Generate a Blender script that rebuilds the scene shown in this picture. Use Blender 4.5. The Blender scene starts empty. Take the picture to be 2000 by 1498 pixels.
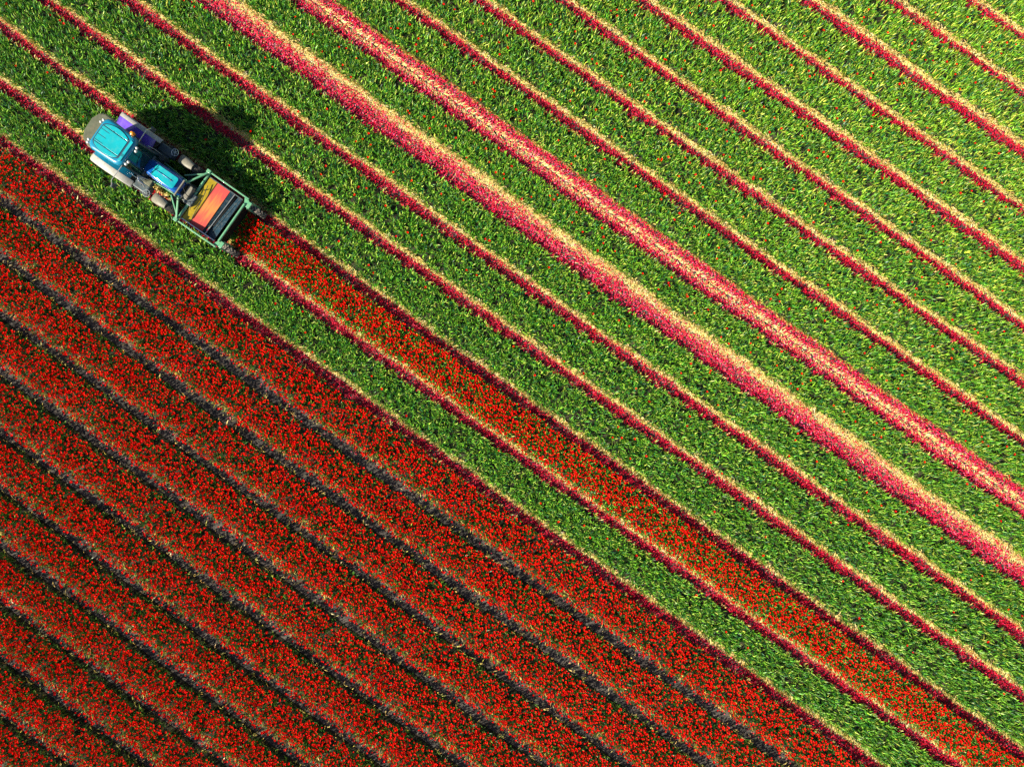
import bpy, math
import numpy as np
from mathutils import Vector, Matrix

rng = np.random.default_rng(7)
R = math.radians
scene = bpy.context.scene
COL = scene.collection

# ------------------------------------------------------------------ camera, sky, sun, exposure
PXM = 51.0                       # photograph pixels per metre on the ground
CAM_H = 2000 / PXM * 24 / 36     # drone height for a 24 mm (full frame) lens
SUN_AZ, SUN_EL = R(25), R(34.5)    # azimuth the shadows fall towards, sun height

cam_d = bpy.data.cameras.new('camera')
cam_d.lens, cam_d.sensor_width = 24, 36
cam_d.clip_start, cam_d.clip_end = 0.1, 2000
cam = bpy.data.objects.new('camera', cam_d)
cam.location = (0, 0, CAM_H)
COL.objects.link(cam)
scene.camera = cam

world = bpy.data.worlds.new('World')
scene.world = world
world.use_nodes = True
wn = world.node_tree.nodes
sky = wn.new('ShaderNodeTexSky')
sky.sky_type = 'NISHITA'
sky.sun_disc = False
sky.sun_elevation = SUN_EL
sky.sun_rotation = R(90) - (SUN_AZ + math.pi)
bg = wn['Background']
bg.inputs['Strength'].default_value = 0.05
world.node_tree.links.new(sky.outputs[0], bg.inputs['Color'])

sun_d = bpy.data.lights.new('sun', 'SUN')
sun_d.energy, sun_d.angle, sun_d.color = 5.0, R(0.53), (1.0, 0.91, 0.73)
sun = bpy.data.objects.new('sun', sun_d)
ldir = Vector((math.cos(SUN_AZ) * math.cos(SUN_EL), math.sin(SUN_AZ) * math.cos(SUN_EL), -math.sin(SUN_EL)))
sun.rotation_euler = ldir.to_track_quat('-Z', 'Y').to_euler()
COL.objects.link(sun)

vs = scene.view_settings
vs.view_transform, vs.look, vs.exposure, vs.gamma = "Standard", "None", 1.25, 1
vs.use_curve_mapping = False
scene.cycles.use_denoising = False
scene.cycles.max_bounces = 4
scene.cycles.diffuse_bounces = 2
scene.cycles.glossy_bounces = 2
scene.cycles.transmission_bounces = 3

# ------------------------------------------------------------------ materials
def new_mat(name):
    m = bpy.data.materials.new(name)
    m.use_nodes = True
    nt = m.node_tree
    return m, nt, nt.nodes['Principled BSDF']

def mat(name, color, rough=0.5, metal=0.0, spec=0.5, coat=0.0, var=0.12, scale=6.0, bump=0.0, dirt=None, dirt_amt=0.0):
    """painted or raw surface with slight procedural mottling and optional dust"""
    m, nt, p = new_mat(name)
    n, l = nt.nodes, nt.links
    tc = n.new('ShaderNodeTexCoord')
    no = n.new('ShaderNodeTexNoise')
    no.inputs['Scale'].default_value = scale
    no.inputs['Detail'].default_value = 6
    l.new(tc.outputs['Object'], no.inputs['Vector'])
    ramp = n.new('ShaderNodeValToRGB')
    ramp.color_ramp.elements[0].position, ramp.color_ramp.elements[1].position = 0.3, 0.7
    ramp.color_ramp.elements[0].color = (*[c * (1 - var) for c in color], 1)
    ramp.color_ramp.elements[1].color = (*[min(1, c * (1 + var)) for c in color], 1)
    l.new(no.outputs['Fac'], ramp.inputs['Fac'])
    out = ramp.outputs['Color']
    if dirt:
        n2 = n.new('ShaderNodeTexNoise')
        n2.inputs['Scale'].default_value = scale * 2.7
        n2.inputs['Detail'].default_value = 8
        l.new(tc.outputs['Object'], n2.inputs['Vector'])
        r2 = n.new('ShaderNodeValToRGB')
        r2.color_ramp.elements[0].position, r2.color_ramp.elements[1].position = 0.48, 0.72
        r2.color_ramp.elements[1].color = (dirt_amt,) * 3 + (1,)
        l.new(n2.outputs['Fac'], r2.inputs['Fac'])
        mx = n.new('ShaderNodeMixRGB')
        l.new(r2.outputs['Color'], mx.inputs['Fac'])
        l.new(out, mx.inputs['Color1'])
        mx.inputs['Color2'].default_value = (*dirt, 1)
        out = mx.outputs['Color']
    l.new(out, p.inputs['Base Color'])
    p.inputs['Roughness'].default_value = rough
    p.inputs['Metallic'].default_value = metal
    p.inputs['Specular IOR Level'].default_value = spec
    p.inputs['Coat Weight'].default_value = coat
    p.inputs['Coat Roughness'].default_value = 0.08
    if bump:
        b = n.new('ShaderNodeBump')
        b.inputs['Strength'].default_value = bump
        b.inputs['Distance'].default_value = 0.01
        l.new(no.outputs['Fac'], b.inputs['Height'])
        l.new(b.outputs['Normal'], p.inputs['Normal'])
    return m

def plant_mat(name, rough, spec, transl):
    """takes each leaf's or petal's own colour; thin tissue lets some light through"""
    m, nt, p = new_mat(name)
    n, l = nt.nodes, nt.links
    at = n.new('ShaderNodeAttribute')
    at.attribute_name = 'Col'
    l.new(at.outputs['Color'], p.inputs['Base Color'])
    p.inputs['Roughness'].default_value = rough
    p.inputs['Specular IOR Level'].default_value = spec
    if transl:
        tr = n.new('ShaderNodeBsdfTranslucent')
        l.new(at.outputs['Color'], tr.inputs['Color'])
        mx = n.new('ShaderNodeMixShader')
        mx.inputs['Fac'].default_value = transl
        l.new(p.outputs[0], mx.inputs[1])
        l.new(tr.outputs[0], mx.inputs[2])
        l.new(mx.outputs[0], n['Material Output'].inputs['Surface'])
    return m

M = {}
M['leaf'] = plant_mat('tulip_leaf', 0.42, 0.35, 0.12)
M['petal'] = plant_mat('tulip_petal', 0.6, 0.12, 0.15)
M['litter'] = plant_mat('fallen_petal', 0.6, 0.2, 0.05)
M['straw'] = plant_mat('dry_straw', 0.8, 0.2, 0.1)

def soil_mat(name, c0, c1):
    m, nt, p = new_mat(name)
    n, l = nt.nodes, nt.links
    tc = n.new('ShaderNodeTexCoord')
    a = n.new('ShaderNodeTexNoise'); a.inputs['Scale'].default_value = 9; a.inputs['Detail'].default_value = 10
    b = n.new('ShaderNodeTexNoise'); b.inputs['Scale'].default_value = 0.7; b.inputs['Detail'].default_value = 4
    l.new(tc.outputs['Object'], a.inputs['Vector']); l.new(tc.outputs['Object'], b.inputs['Vector'])
    mx = n.new('ShaderNodeMath'); mx.operation = 'ADD'
    l.new(a.outputs['Fac'], mx.inputs[0]); l.new(b.outputs['Fac'], mx.inputs[1])
    rp = n.new('ShaderNodeValToRGB')
    rp.color_ramp.elements[0].position, rp.color_ramp.elements[1].position = 0.42, 0.62
    rp.color_ramp.elements[0].color, rp.color_ramp.elements[1].color = (*c0, 1), (*c1, 1)
    hf = n.new('ShaderNodeMath'); hf.operation = 'MULTIPLY'; hf.inputs[1].default_value = 0.5
    l.new(mx.outputs[0], hf.inputs[0]); l.new(hf.outputs[0], rp.inputs['Fac'])
    l.new(rp.outputs['Color'], p.inputs['Base Color'])
    p.inputs['Roughness'].default_value = 0.95
    p.inputs['Specular IOR Level'].default_value = 0.15
    bp = n.new('ShaderNodeBump'); bp.inputs['Strength'].default_value = 0.9; bp.inputs['Distance'].default_value = 0.04
    l.new(a.outputs['Fac'], bp.inputs['Height']); l.new(bp.outputs['Normal'], p.inputs['Normal'])
    return m
M['soil'] = soil_mat('grey_sandy_soil', (0.045, 0.041, 0.040), (0.115, 0.102, 0.092))
M['bedsoil'] = soil_mat('dark_bed_soil', (0.018, 0.02, 0.012), (0.05, 0.045, 0.03))

# ------------------------------------------------------------------ tagging
def tag(o, label=None, cat=None, group=None, kind=None):
    if label: o['label'] = label
    if cat: o['category'] = cat
    if group: o['group'] = group
    if kind: o['kind'] = kind
    return o

def link_mesh(name, me, material, parent=None):
    o = bpy.data.objects.new(name, me)
    if material is not None and not me.materials:
        me.materials.append(material)
    COL.objects.link(o)
    o.parent = parent
    return o

# ------------------------------------------------------------------ field layout
# paths between the beds, measured along columns of the photograph (pixel x -> pixel y on the ground)
XS = [50, 500, 1000, 1500, 1950]
N_ = None
PATHS = [  # name, y at XS, half width (m), kind
    ('t6', [N_, N_, N_, N_, -68], .25, 'petal'), ('t5', [N_, N_, N_, N_, 45], .25, 'petal'),
    ('t4', [N_, N_, N_, N_, 154], .25, 'petal'), ('t3', [N_, N_, N_, N_, 268], .31, 'petal'),
    ('t2', [N_, N_, N_, 62, 385], .25, 'petal'), ('t1', [N_, N_, N_, 178, 492], .29, 'petal'),
    ('t0', [N_, N_, N_, 290, 605], .26, 'petal'), ('a', [N_, N_, 48, 400, 722], .26, 'petal'),
    ('b', [N_, N_, 158, 512, 835], .26, 'petal'), ('w1', [N_, -72, 280, 635, 953], .52, 'wide1'),
    ('w2', [N_, 65, 412, 772, 1082], .52, 'wide2'), ('c', [N_, 182, 535, 893, 1208], .27, 'petal'),
    ('d', [N_, 297, 652, 1010, 1323], .26, 'petal'), ('e', [88, 408, 768, 1123, 1438], .25, 'petal'),
    ('f', [198, 522, 875, 1235, N_], .25, 'petal'), ('i', [305, 632, 988, 1345, N_], .25, 'petal'),
    ('j', [422, 752, 1098, 1460, N_], .24, 'bare'), ('k', [530, 860, 1213, N_, N_], .24, 'bare'),
    ('l', [640, 975, 1323, N_, N_], .22, 'bare'), ('m', [752, 1088, 1433, N_, N_], .24, 'bare'),
    ('n', [868, 1200, N_, N_, N_], .23, 'bare'), ('o', [978, 1308, N_, N_, N_], .22, 'bare'),
    ('p', [1085, 1420, N_, N_, N_], .24, 'bare'), ('q', [1198, N_, N_, N_, N_], .22, 'bare'),
    ('r', [1308, N_, N_, N_, N_], .23, 'bare'), ('s', [1418, N_, N_, N_, N_], .23, 'bare'),
    ('u', [1528, N_, N_, N_, N_], .23, 'bare')]
NP = len(PATHS)
# one smooth family of lines: y = a_k + (b0 + b1 m_k) dx + c dx^2, m_k the rough crossing at x = 1000
MID = [np.mean([y - 0.706 * (x - 1000) for x, y in zip(XS, ys) if y is not None]) for _, ys, _, _ in PATHS]
rows, rhs = [], []
for k, (_, ys, _, _) in enumerate(PATHS):
    for x, y in zip(XS, ys):
        if y is None: continue
        r = np.zeros(NP + 3); dx = (x - 1000) / 1000
        r[k] = 1; r[NP] = dx; r[NP + 1] = dx * (MID[k] - 749) / 1000; r[NP + 2] = dx * dx
        rows.append(r); rhs.append(y)
sol = np.linalg.lstsq(np.array(rows), np.array(rhs), rcond=None)[0]
SLOPE = math.radians(35.3)
COSR = math.cos(SLOPE)
wig = rng.uniform(0, 6.28, (NP, 4))

def path_y(k, X):
    """ground Y of the middle of path k at ground X"""
    dx = X * PXM / 1000
    a, b0, b1, c = sol[k], sol[NP], sol[NP + 1], sol[NP + 2]
    y = a + (b0 + b1 * (MID[k] - 749) / 1000) * dx + c * dx * dx
    w = 0.014 * np.sin(X * 0.55 + wig[k, 0]) + 0.008 * np.sin(X * 1.7 + wig[k, 1])
    return -(y - 749) / PXM + w

def path_half(k, X):
    """half the vertical (Y) width of path k at X; ragged"""
    h = PATHS[k][2]
    return (h + 0.018 * np.sin(X * 1.3 + wig[k, 2]) + 0.014 * np.sin(X * 3.9 + wig[k, 3])) / COSR

XR, YR = 21.7, 16.8
TR_A = math.atan(0.70)                       # heading of the tractor below the X axis
UX, UY, VX, VY = math.cos(TR_A), -math.sin(TR_A), math.sin(TR_A), math.cos(TR_A)
OX, OY = -500 / PXM, 283 / PXM               # point on the tractor's bed, just ahead of the topper
def to_world(u, v): return OX + u * UX + v * VX, OY + u * UY + v * VY
def to_u(X, Y): return (X - OX) * UX + (Y - OY) * UY

def in_field(X, Y, m=0.0): return (np.abs(X) < XR + m) & (np.abs(Y) < YR + m)

# ------------------------------------------------------------------ fast mesh building
def build_mesh(name, verts, faces_list, cols, shade=False):
    """verts (N,3); faces_list of (F,k) int arrays; cols (N,3)"""
    me = bpy.data.meshes.new(name)
    me.vertices.add(len(verts))
    me.vertices.foreach_set('co', np.ascontiguousarray(verts, np.float32).ravel())
    loops = np.concatenate([f.ravel() for f in faces_list]).astype(np.int32)
    tot = np.concatenate([np.full(len(f), f.shape[1], np.int32) for f in faces_list])
    st = np.concatenate([[0], np.cumsum(tot)[:-1]]).astype(np.int32)
    me.loops.add(len(loops)); me.loops.foreach_set('vertex_index', loops)
    me.polygons.add(len(tot))
    me.polygons.foreach_set('loop_start', st)
    me.polygons.foreach_set('loop_total', tot)
    if cols is not None:
        ca = me.color_attributes.new('Col', 'FLOAT_COLOR', 'POINT')
        ca.data.foreach_set('color', np.concatenate([cols, np.ones((len(cols), 1))], 1).astype(np.float32).ravel())
    me.update(calc_edges=True)
    if shade:
        me.polygons.foreach_set('use_smooth', np.ones(len(tot), bool))
    return me

def blades(P, az, e1, e2, L, W, col, base=0.35, mid=0.55):
    """leaf blades: base pair, widest pair, tip; bends from elevation e1 to e2"""
    n = len(P)
    ca, sa = np.cos(az), np.sin(az)
    d1 = np.stack([ca * np.cos(e1), sa * np.cos(e1), np.sin(e1)], 1)
    d2 = np.stack([ca * np.cos(e2), sa * np.cos(e2), np.sin(e2)], 1)
    tw = rng.normal(0, 0.35, n)
    s = np.stack([-sa * np.cos(tw), ca * np.cos(tw), np.sin(tw)], 1)
    m = P + d1 * (L * mid)[:, None]
    t = m + d2 * (L * (1 - mid))[:, None]
    V = np.stack([P - s * (W * base / 2)[:, None], P + s * (W * base / 2)[:, None],
                  m - s * (W / 2)[:, None], m + s * (W / 2)[:, None], t], 1).reshape(-1, 3)
    i = np.arange(n)[:, None] * 5
    return V, [i + np.array([[0, 1, 3, 2]]), i + np.array([[2, 3, 4]])], np.repeat(col, 5, 0)

def merge(parts):
    V, Q, T, C, o = [], [], [], [], 0
    for v, fs, c in parts:
        for f in fs:
            (Q if f.shape[1] == 4 else T).append(f + o)
        V.append(v); C.append(c); o += len(v)
    fl = [np.concatenate(x) for x in (Q, T) if x]
    return np.concatenate(V), fl, np.concatenate(C)

def shades(n, c, var, hue=0.12):
    c = np.array(c)
    k = np.exp(rng.normal(0, var, n))[:, None]
    h = 1 + rng.normal(0, hue, (n, 3)) * np.array([1, .6, 1])
    return np.clip(c * k * h, 0.001, 0.9)

def mixcol(n, table):
    """table of (weight, colour, variation)"""
    w = np.array([t[0] for t in table]); ch = rng.choice(len(table), n, p=w / w.sum())
    out = np.zeros((n, 3))
    for j, (_, c, v) in enumerate(table):
        s = ch == j
        out[s] = shades(s.sum(), c, v)
    return out

def heads(P, r, h, col, lean):
    """tulip heads: five broad cupped petals each, seen open or closed"""
    n = len(P)
    parts_v, faces = [], []
    ax = rng.uniform(0, 6.28, n)
    opn = rng.uniform(0.75, 1.25, n)
    for j in range(5):
        a = ax + j * math.pi * .4 + rng.normal(0, .1, n)
        inner = 0.86 if j % 2 else 1.0
        o = np.stack([np.cos(a), np.sin(a), np.zeros(n)], 1)
        s = np.stack([-np.sin(a), np.cos(a), np.zeros(n)], 1)
        z = np.array([0, 0, 1.0])
        b = P + 0
        m = P + o * (r * opn * inner * .8)[:, None] + z * (h * 0.40)[:, None]
        t = P + o * (r * opn * inner * rng.uniform(.7, 1.25, n))[:, None] + z * (h * rng.uniform(.6, .95, n))[:, None]
        w = (r * 0.70)[:, None]
        parts_v.append(np.stack([b, m - s * w, m + s * w, t], 1))
    V = np.stack(parts_v, 1)            # n,5,4,3
    rel = V - P[:, None, None, :]
    rel[..., 0] += rel[..., 2] * lean[:, 0][:, None, None]
    rel[..., 1] += rel[..., 2] * lean[:, 1][:, None, None]
    V = (P[:, None, None, :] + rel).reshape(-1, 3)
    i = np.arange(n * 5)[:, None] * 4
    cc = np.repeat(col, 20, 0) * np.repeat(np.exp(rng.normal(0, .12, n * 5)), 4)[:, None]
    return V, [i + np.array([[0, 1, 2]]), i + np.array([[1, 3, 2]])], cc

def stalks(P0, P1, w, col):
    """thin flat stems"""
    n = len(P0); a = rng.uniform(0, 6.28, n)
    d = np.stack([w * np.cos(a), w * np.sin(a), 0 * w], 1)
    V = np.stack([P0 - d, P0 + d, P1 + d, P1 - d], 1).reshape(-1, 3)
    return V, [np.arange(n)[:, None] * 4 + np.array([[0, 1, 2, 3]])], np.repeat(col, 4, 0)

# ------------------------------------------------------------------ ground
g = 450.0
gm = build_mesh('ground', np.array([[-g, -g, 0], [g, -g, 0], [g, g, 0], [-g, g, 0]]), [np.array([[0, 1, 2, 3]])], None)
tag(link_mesh('ground', gm, M['soil']), kind='structure')

# ------------------------------------------------------------------ beds
ORD = ['first', 'second', 'third', 'fourth', 'fifth', 'sixth', 'seventh', 'eighth', 'ninth', 'tenth', 'eleventh', 'twelfth', 'thirteenth']
idx = {p[0]: k for k, p in enumerate(PATHS)}
GREEN = [(0.36, (0.050, 0.200, 0.014), .35), (0.34, (0.145, 0.330, 0.020), .3), (0.13, (0.34, 0.46, 0.07), .22), (0.17, (0.012, 0.100, 0.030), .3)]
GREEN_RED = [(0.60, (0.025, 0.095, 0.010), .35), (0.3, (0.075, 0.15, 0.012), .3), (0.10, (0.22, 0.24, 0.03), .25)]
DRY = [(0.5, (0.66, 0.46, 0.14), .15), (0.3, (0.52, 0.42, 0.09), .2), (0.2, (0.30, 0.33, 0.05), .2)]
REDS = [(0.74, (0.64, 0.0036, 0.0014), .22), (0.18, (0.46, 0.0014, 0.002), .2), (0.08, (0.72, 0.014, 0.003), .12)]

def bed_points(k, dens, f0=0.0, f1=1.0, gaps=True):
    """random points in the bed between path k and path k+1; f is 0 at its upper right edge, 1 at its lower left"""
    area = 2 * XR * 1.35 / COSR
    n = int(area * dens * (f1 - f0))
    X = rng.uniform(-XR, XR, n)
    f = rng.uniform(f0, f1, n)
    top = path_y(k, X) - path_half(k, X)
    bot = path_y(k + 1, X) + path_half(k + 1, X)
    jit = rng.normal(0, 0.02, n)
    Y = top + (bot - top) * f + jit
    ok = in_field(X, Y)
    if gaps:   # thin places
        q = np.sin(X * 3.1 + k) * np.sin(Y * 4.3 + 2 * k) + np.sin(X * 7.7 - Y * 5.1 + k)
        ok &= ~((q > 1.45) & (rng.random(n) < (.6 if k >= idx['i'] else .3)))
    return X[ok], Y[ok], f[ok]

stray_all = []
for k in range(NP - 1):
    a, b = PATHS[k][0], PATHS[k + 1][0]
    red = k >= idx['i']
    trac = k == idx['e']
    # soil of the bed, a low flat-topped ridge
    xs = np.linspace(-XR - 1, XR + 1, 120)
    top, bot = path_y(k, xs) - path_half(k, xs), path_y(k + 1, xs) + path_half(k + 1, xs)
    V = []
    for f, z in ((-.02, -.01), (.04, .05), (.5, .075), (.96, .05), (1.02, -.01)):
        V.append(np.stack([xs, top + (bot - top) * f, np.full_like(xs, z)], 1))
    V = np.stack(V, 1)
    keep = np.abs(V[:, 2, 1]) < YR + 1.5
    if keep.sum() < 3: continue
    V = V[keep]; m = len(V)
    ii = np.arange(m - 1)
    F = np.concatenate([np.stack([ii * 5 + j, ii * 5 + j + 1, (ii + 1) * 5 + j + 1, (ii + 1) * 5 + j], 1) for j in range(4)])
    # make faces point up
    bed = link_mesh('tulip_bed', build_mesh('bed_soil', V.reshape(-1, 3), [F[:, ::-1]], None, True), M['bedsoil'])
    if trac: lab, grp = 'tulip bed the tractor straddles, red in front of it and mown green behind', None
    elif red:
        j = k - idx['i']
        lab = ('%s uncut red tulip bed counting down from the lowest mown green bed' % ORD[j]); grp = 'uncut red tulip beds'
    elif k == idx['f']: lab, grp = 'lowest mown green bed, between the tractor bed and the uncut red beds', 'mown green tulip beds'
    elif k == idx['d']: lab, grp = 'mown green bed just above the tractor with its dark shadow across it', 'mown green tulip beds'
    elif k == idx['c']: lab, grp = 'mown green bed second above the tractor bed, touched by the cab shadow', 'mown green tulip beds'
    elif k == idx['w2']: lab, grp = 'mown green bed along the lower side of the lower wide petal track', 'mown green tulip beds'
    elif k == idx['w1']: lab, grp = 'mown green bed between the two wide pink petal tracks', 'mown green tulip beds'
    else:
        lab = '%s mown green bed above the upper wide pink petal track' % ORD[idx['b'] - k]; grp = 'mown green tulip beds'
    tag(bed, lab, 'tulip bed', grp)
    short = {'e': 'mown bed behind the tractor', 'f': 'lowest mown green bed', 'd': 'mown bed just above the tractor', 'c': 'mown bed second above the tractor bed', 'w2': 'bed just below the lower wide track', 'w1': 'bed between the two wide tracks'}.get(a) or '%s bed above the upper wide track' % ORD[max(0, idx['b'] - k)]

    # ---- leaves; upper right beds tinted yellower, their warm glow put into leaf colour
    parts = []
    glow_tint = np.array([1 + .45 * min(1, max(0, (idx['d'] - k) / 11)), 1 + .14 * min(1, max(0, (idx['d'] - k) / 11)), 1])
    def leafset(X, Y, hgt, nl, table, edge=False, Ls=(.19, .31), Ws=(.020, .040)):
        n = len(X)
        P = np.stack([X, Y, np.full(n, .055)], 1)
        a0 = rng.uniform(0, 6.28, n)
        for q in range(nl):
            s = rng.random(n) < (1.0 if q < 3 else 0.75)
            c = s.sum()
            az = a0[s] + q * 2.4 + rng.normal(0, .4, c)
            e1 = np.radians(np.clip(rng.normal(68, 12, c), 25, 88))
            e2 = e1 - np.radians(rng.uniform(0, 46, c))
            Lq = rng.uniform(*Ls, c) * hgt[s]
            Wq = rng.uniform(*Ws, c)
            base = P[s].copy(); base[:, :2] += rng.normal(0, .012, (c, 2)); base[:, 2] += rng.uniform(0, .05, c)
            parts.append(blades(base, az, e1, e2, Lq, Wq, mixcol(c, table) * glow_tint))
    X, Y, f = bed_points(k, 117 if not red else 60)
    hg = rng.uniform(.8, 1.2, len(X)) * np.where((f < .04) | (f > .96), .85, 1) * (1.12 if red else 1)
    leafset(X, Y, hg, 5, GREEN_RED if red else GREEN)
    # yellowed lower leaves leaning out over both edges
    for (f0, f1, d) in ((.93, 1.03, 260), (-.03, .03, 45)) if not red else ((.84, 1.02, 110), (-.03, .03, 45)):
        X, Y, f = bed_points(k, d, f0, f1, False)
        n = len(X)
        P = np.stack([X, Y, np.where((f > 1) | (f < 0), .02, .055)], 1)
        for q in range(2):
            az = np.where(f > .5, 1.0, -1.0) * np.radians(rng.normal(-125, 50, n)) + np.where(f > .5, 0, -1.57)
            e1 = np.radians(rng.uniform(30, 85, n)); e2 = e1 - np.radians(rng.uniform(0, 50, n))
            parts.append(blades(P, az, e1, e2, rng.uniform(.10, .25 if not red else .34, n), rng.uniform(.018, .042, n), mixcol(n, DRY)))
    v, fl, c = merge(parts)
    lv = tag(link_mesh('leaves', build_mesh('leaves', v, fl, c), M['leaf'], bed), kind='stuff')

    # ---- blossoms
    def blossom_mesh(X, Y, zh, r):
        n = len(X)
        base = np.stack([X, Y, np.full(n, .06)], 1)
        topp = base.copy(); topp[:, 2] = zh; topp[:, :2] += rng.normal(0, .035, (n, 2))
        hv = heads(topp, r, r * rng.uniform(1.2, 1.7, n), mixcol(n, REDS), rng.normal(0, .25, (n, 2)))
        st = stalks(base, topp + np.array([0, 0, .01]), np.full(n, .004), shades(n, (.10, .20, .03), .2))
        return merge([hv, st])
    if red or trac:
        X, Y, f = bed_points(k, 150, -.03, 1.04)
        s = rng.random(len(X)) > .25 * np.clip((f - .82) / .1, 0, 1); X, Y = X[s], Y[s]
        if trac:
            s = to_u(X, Y) > -0.55 + rng.normal(0, .10, len(X)); X, Y = X[s], Y[s]
        n = len(X)
        v, fl, c = blossom_mesh(X, Y, rng.uniform(.34, .45, n), rng.uniform(.026, .040, n))
        tag(link_mesh('red_blossoms', build_mesh('red_blossoms', v, fl, c), M['petal'], bed), kind='stuff')
    if not red:
        dens = 0.55 if k in (idx['d'], idx['f'], idx['c']) else (0.95 if k >= idx['w2'] else 1.5)
        X, Y, f = bed_points(k, dens, .03, .97, False)
        if trac:
            s = to_u(X, Y) < -7.2; X, Y = X[s], Y[s]
        uu = to_u(X, Y); vv = (X - OX) * VX + (Y - OY) * VY
        s = ~((uu > -7) & (uu < .2) & (np.abs(vv) < 1.15)); X, Y = X[s], Y[s]
        stray_all.append((short, bed, X, Y, blossom_mesh))

# stray heads: the 300 nearest to the middle of the picture are things, the rest part of their bed
cand = [(X[i] ** 2 + Y[i] ** 2, q, i) for q, (k, bed, X, Y, _) in enumerate(stray_all) for i in range(len(X)) if abs(X[i]) < 18.8 and abs(Y[i]) < 14.0]
cand.sort()
single = {(q, i) for _, q, i in cand[:300]}
protos = []
for j in range(6):
    r = np.array([rng.uniform(.036, .046)])
    zh = np.array([rng.uniform(.27, .34)])
    base = np.array([[0, 0, 0.0]]); topp = np.array([[rng.normal(0, .03), rng.normal(0, .03), zh[0] - .06]])
    hv = heads(topp, r, r * 1.4, mixcol(1, REDS), rng.normal(0, .3, (1, 2)))
    st = stalks(base, topp + np.array([0, 0, .01]), np.array([.005]), shades(1, (.10, .20, .03), .2))
    v, fl, c = merge([hv, st])
    me = build_mesh('stray_tulip', v, fl, c); me.materials.append(M['petal'])
    protos.append(me)
for q, (k, bed, X, Y, bmf) in enumerate(stray_all):
    rest = [i for i in range(len(X)) if (q, i) not in single]
    if rest:
        v, fl, c = bmf(X[rest], Y[rest], rng.uniform(.26, .35, len(rest)), rng.uniform(.032, .044, len(rest)))
        tag(link_mesh('stray_blossoms', build_mesh('stray_blossoms', v, fl, c), M['petal'], bed), kind='stuff')
    for i in range(len(X)):
        if (q, i) in single:
            o = bpy.data.objects.new('stray_tulip', protos[int(rng.integers(6))])
            o.location = (X[i], Y[i], .06)
            o.rotation_euler = (0, 0, rng.uniform(0, 6.28))
            COL.objects.link(o)
            tag(o, 'stray red tulip left standing in the ' + k, 'tulip', 'stray red tulips in the mown beds')

# ------------------------------------------------------------------ petals and straw on the paths
CRIM = [(0.46, (0.42, 0.0015, 0.034), .25), (0.36, (0.54, 0.002, 0.018), .2), (0.06, (0.60, 0.03, 0.09), .2), (0.12, (0.22, 0.0015, 0.024), .25)]
PINK = [(0.48, (0.62, 0.004, 0.060), .2), (0.30, (0.66, 0.006, 0.030), .15), (0.17, (0.76, 0.10, 0.20), .2), (0.05, (0.30, 0.004, 0.03), .2)]
def path_points(k, dens, f0, f1):
    """f: 0 at the lower left edge of the path (shaded side), 1 at the upper right edge"""
    w = 2 * PATHS[k][2]
    n = int(2 * XR / COSR * w * (f1 - f0) * dens)
    X = rng.uniform(-XR, XR, n); f = rng.uniform(f0, f1, n)
    h = path_half(k, X)
    Y = path_y(k, X) - h + 2 * h * f
    ok = in_field(X, Y)
    return X[ok], Y[ok], f[ok]

def petal_quads(X, Y, col, zmax):
    n = len(X)
    az = rng.uniform(0, 6.28, n); tilt = rng.normal(0, .5, n); cup = rng.uniform(.0, .02, n)
    L, W = rng.uniform(.045, .08, n), rng.uniform(.032, .055, n)
    d = np.stack([np.cos(az) * np.cos(tilt), np.sin(az) * np.cos(tilt), np.sin(tilt)], 1)
    s = np.stack([-np.sin(az), np.cos(az), rng.normal(0, .4, n)], 1)
    P = np.stack([X, Y, rng.uniform(.012, zmax, n) + np.abs(np.sin(tilt)) * L / 2], 1)
    z = np.zeros((n, 3)); z[:, 2] = cup
    V = np.stack([P - d * (L / 2)[:, None] + z, P - s * (W / 2)[:, None], P + s * (W / 2)[:, None], P + d * (L / 2)[:, None] + z], 1).reshape(-1, 3)
    V[:, 2] = np.maximum(V[:, 2], .008)
    i = np.arange(n)[:, None] * 4
    return V, [i + np.array([[0, 1, 2]]), i + np.array([[1, 3, 2]])], np.repeat(col, 4, 0)

def straw_quads(X, Y, az, L, W, e, col, lift=0):
    P = np.stack([X, Y, rng.uniform(.008, .03, len(X)) + lift], 1)
    return blades(P, az, e, e - np.radians(rng.uniform(0, 25, len(X))), L, W, col, .8, .5)

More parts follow.
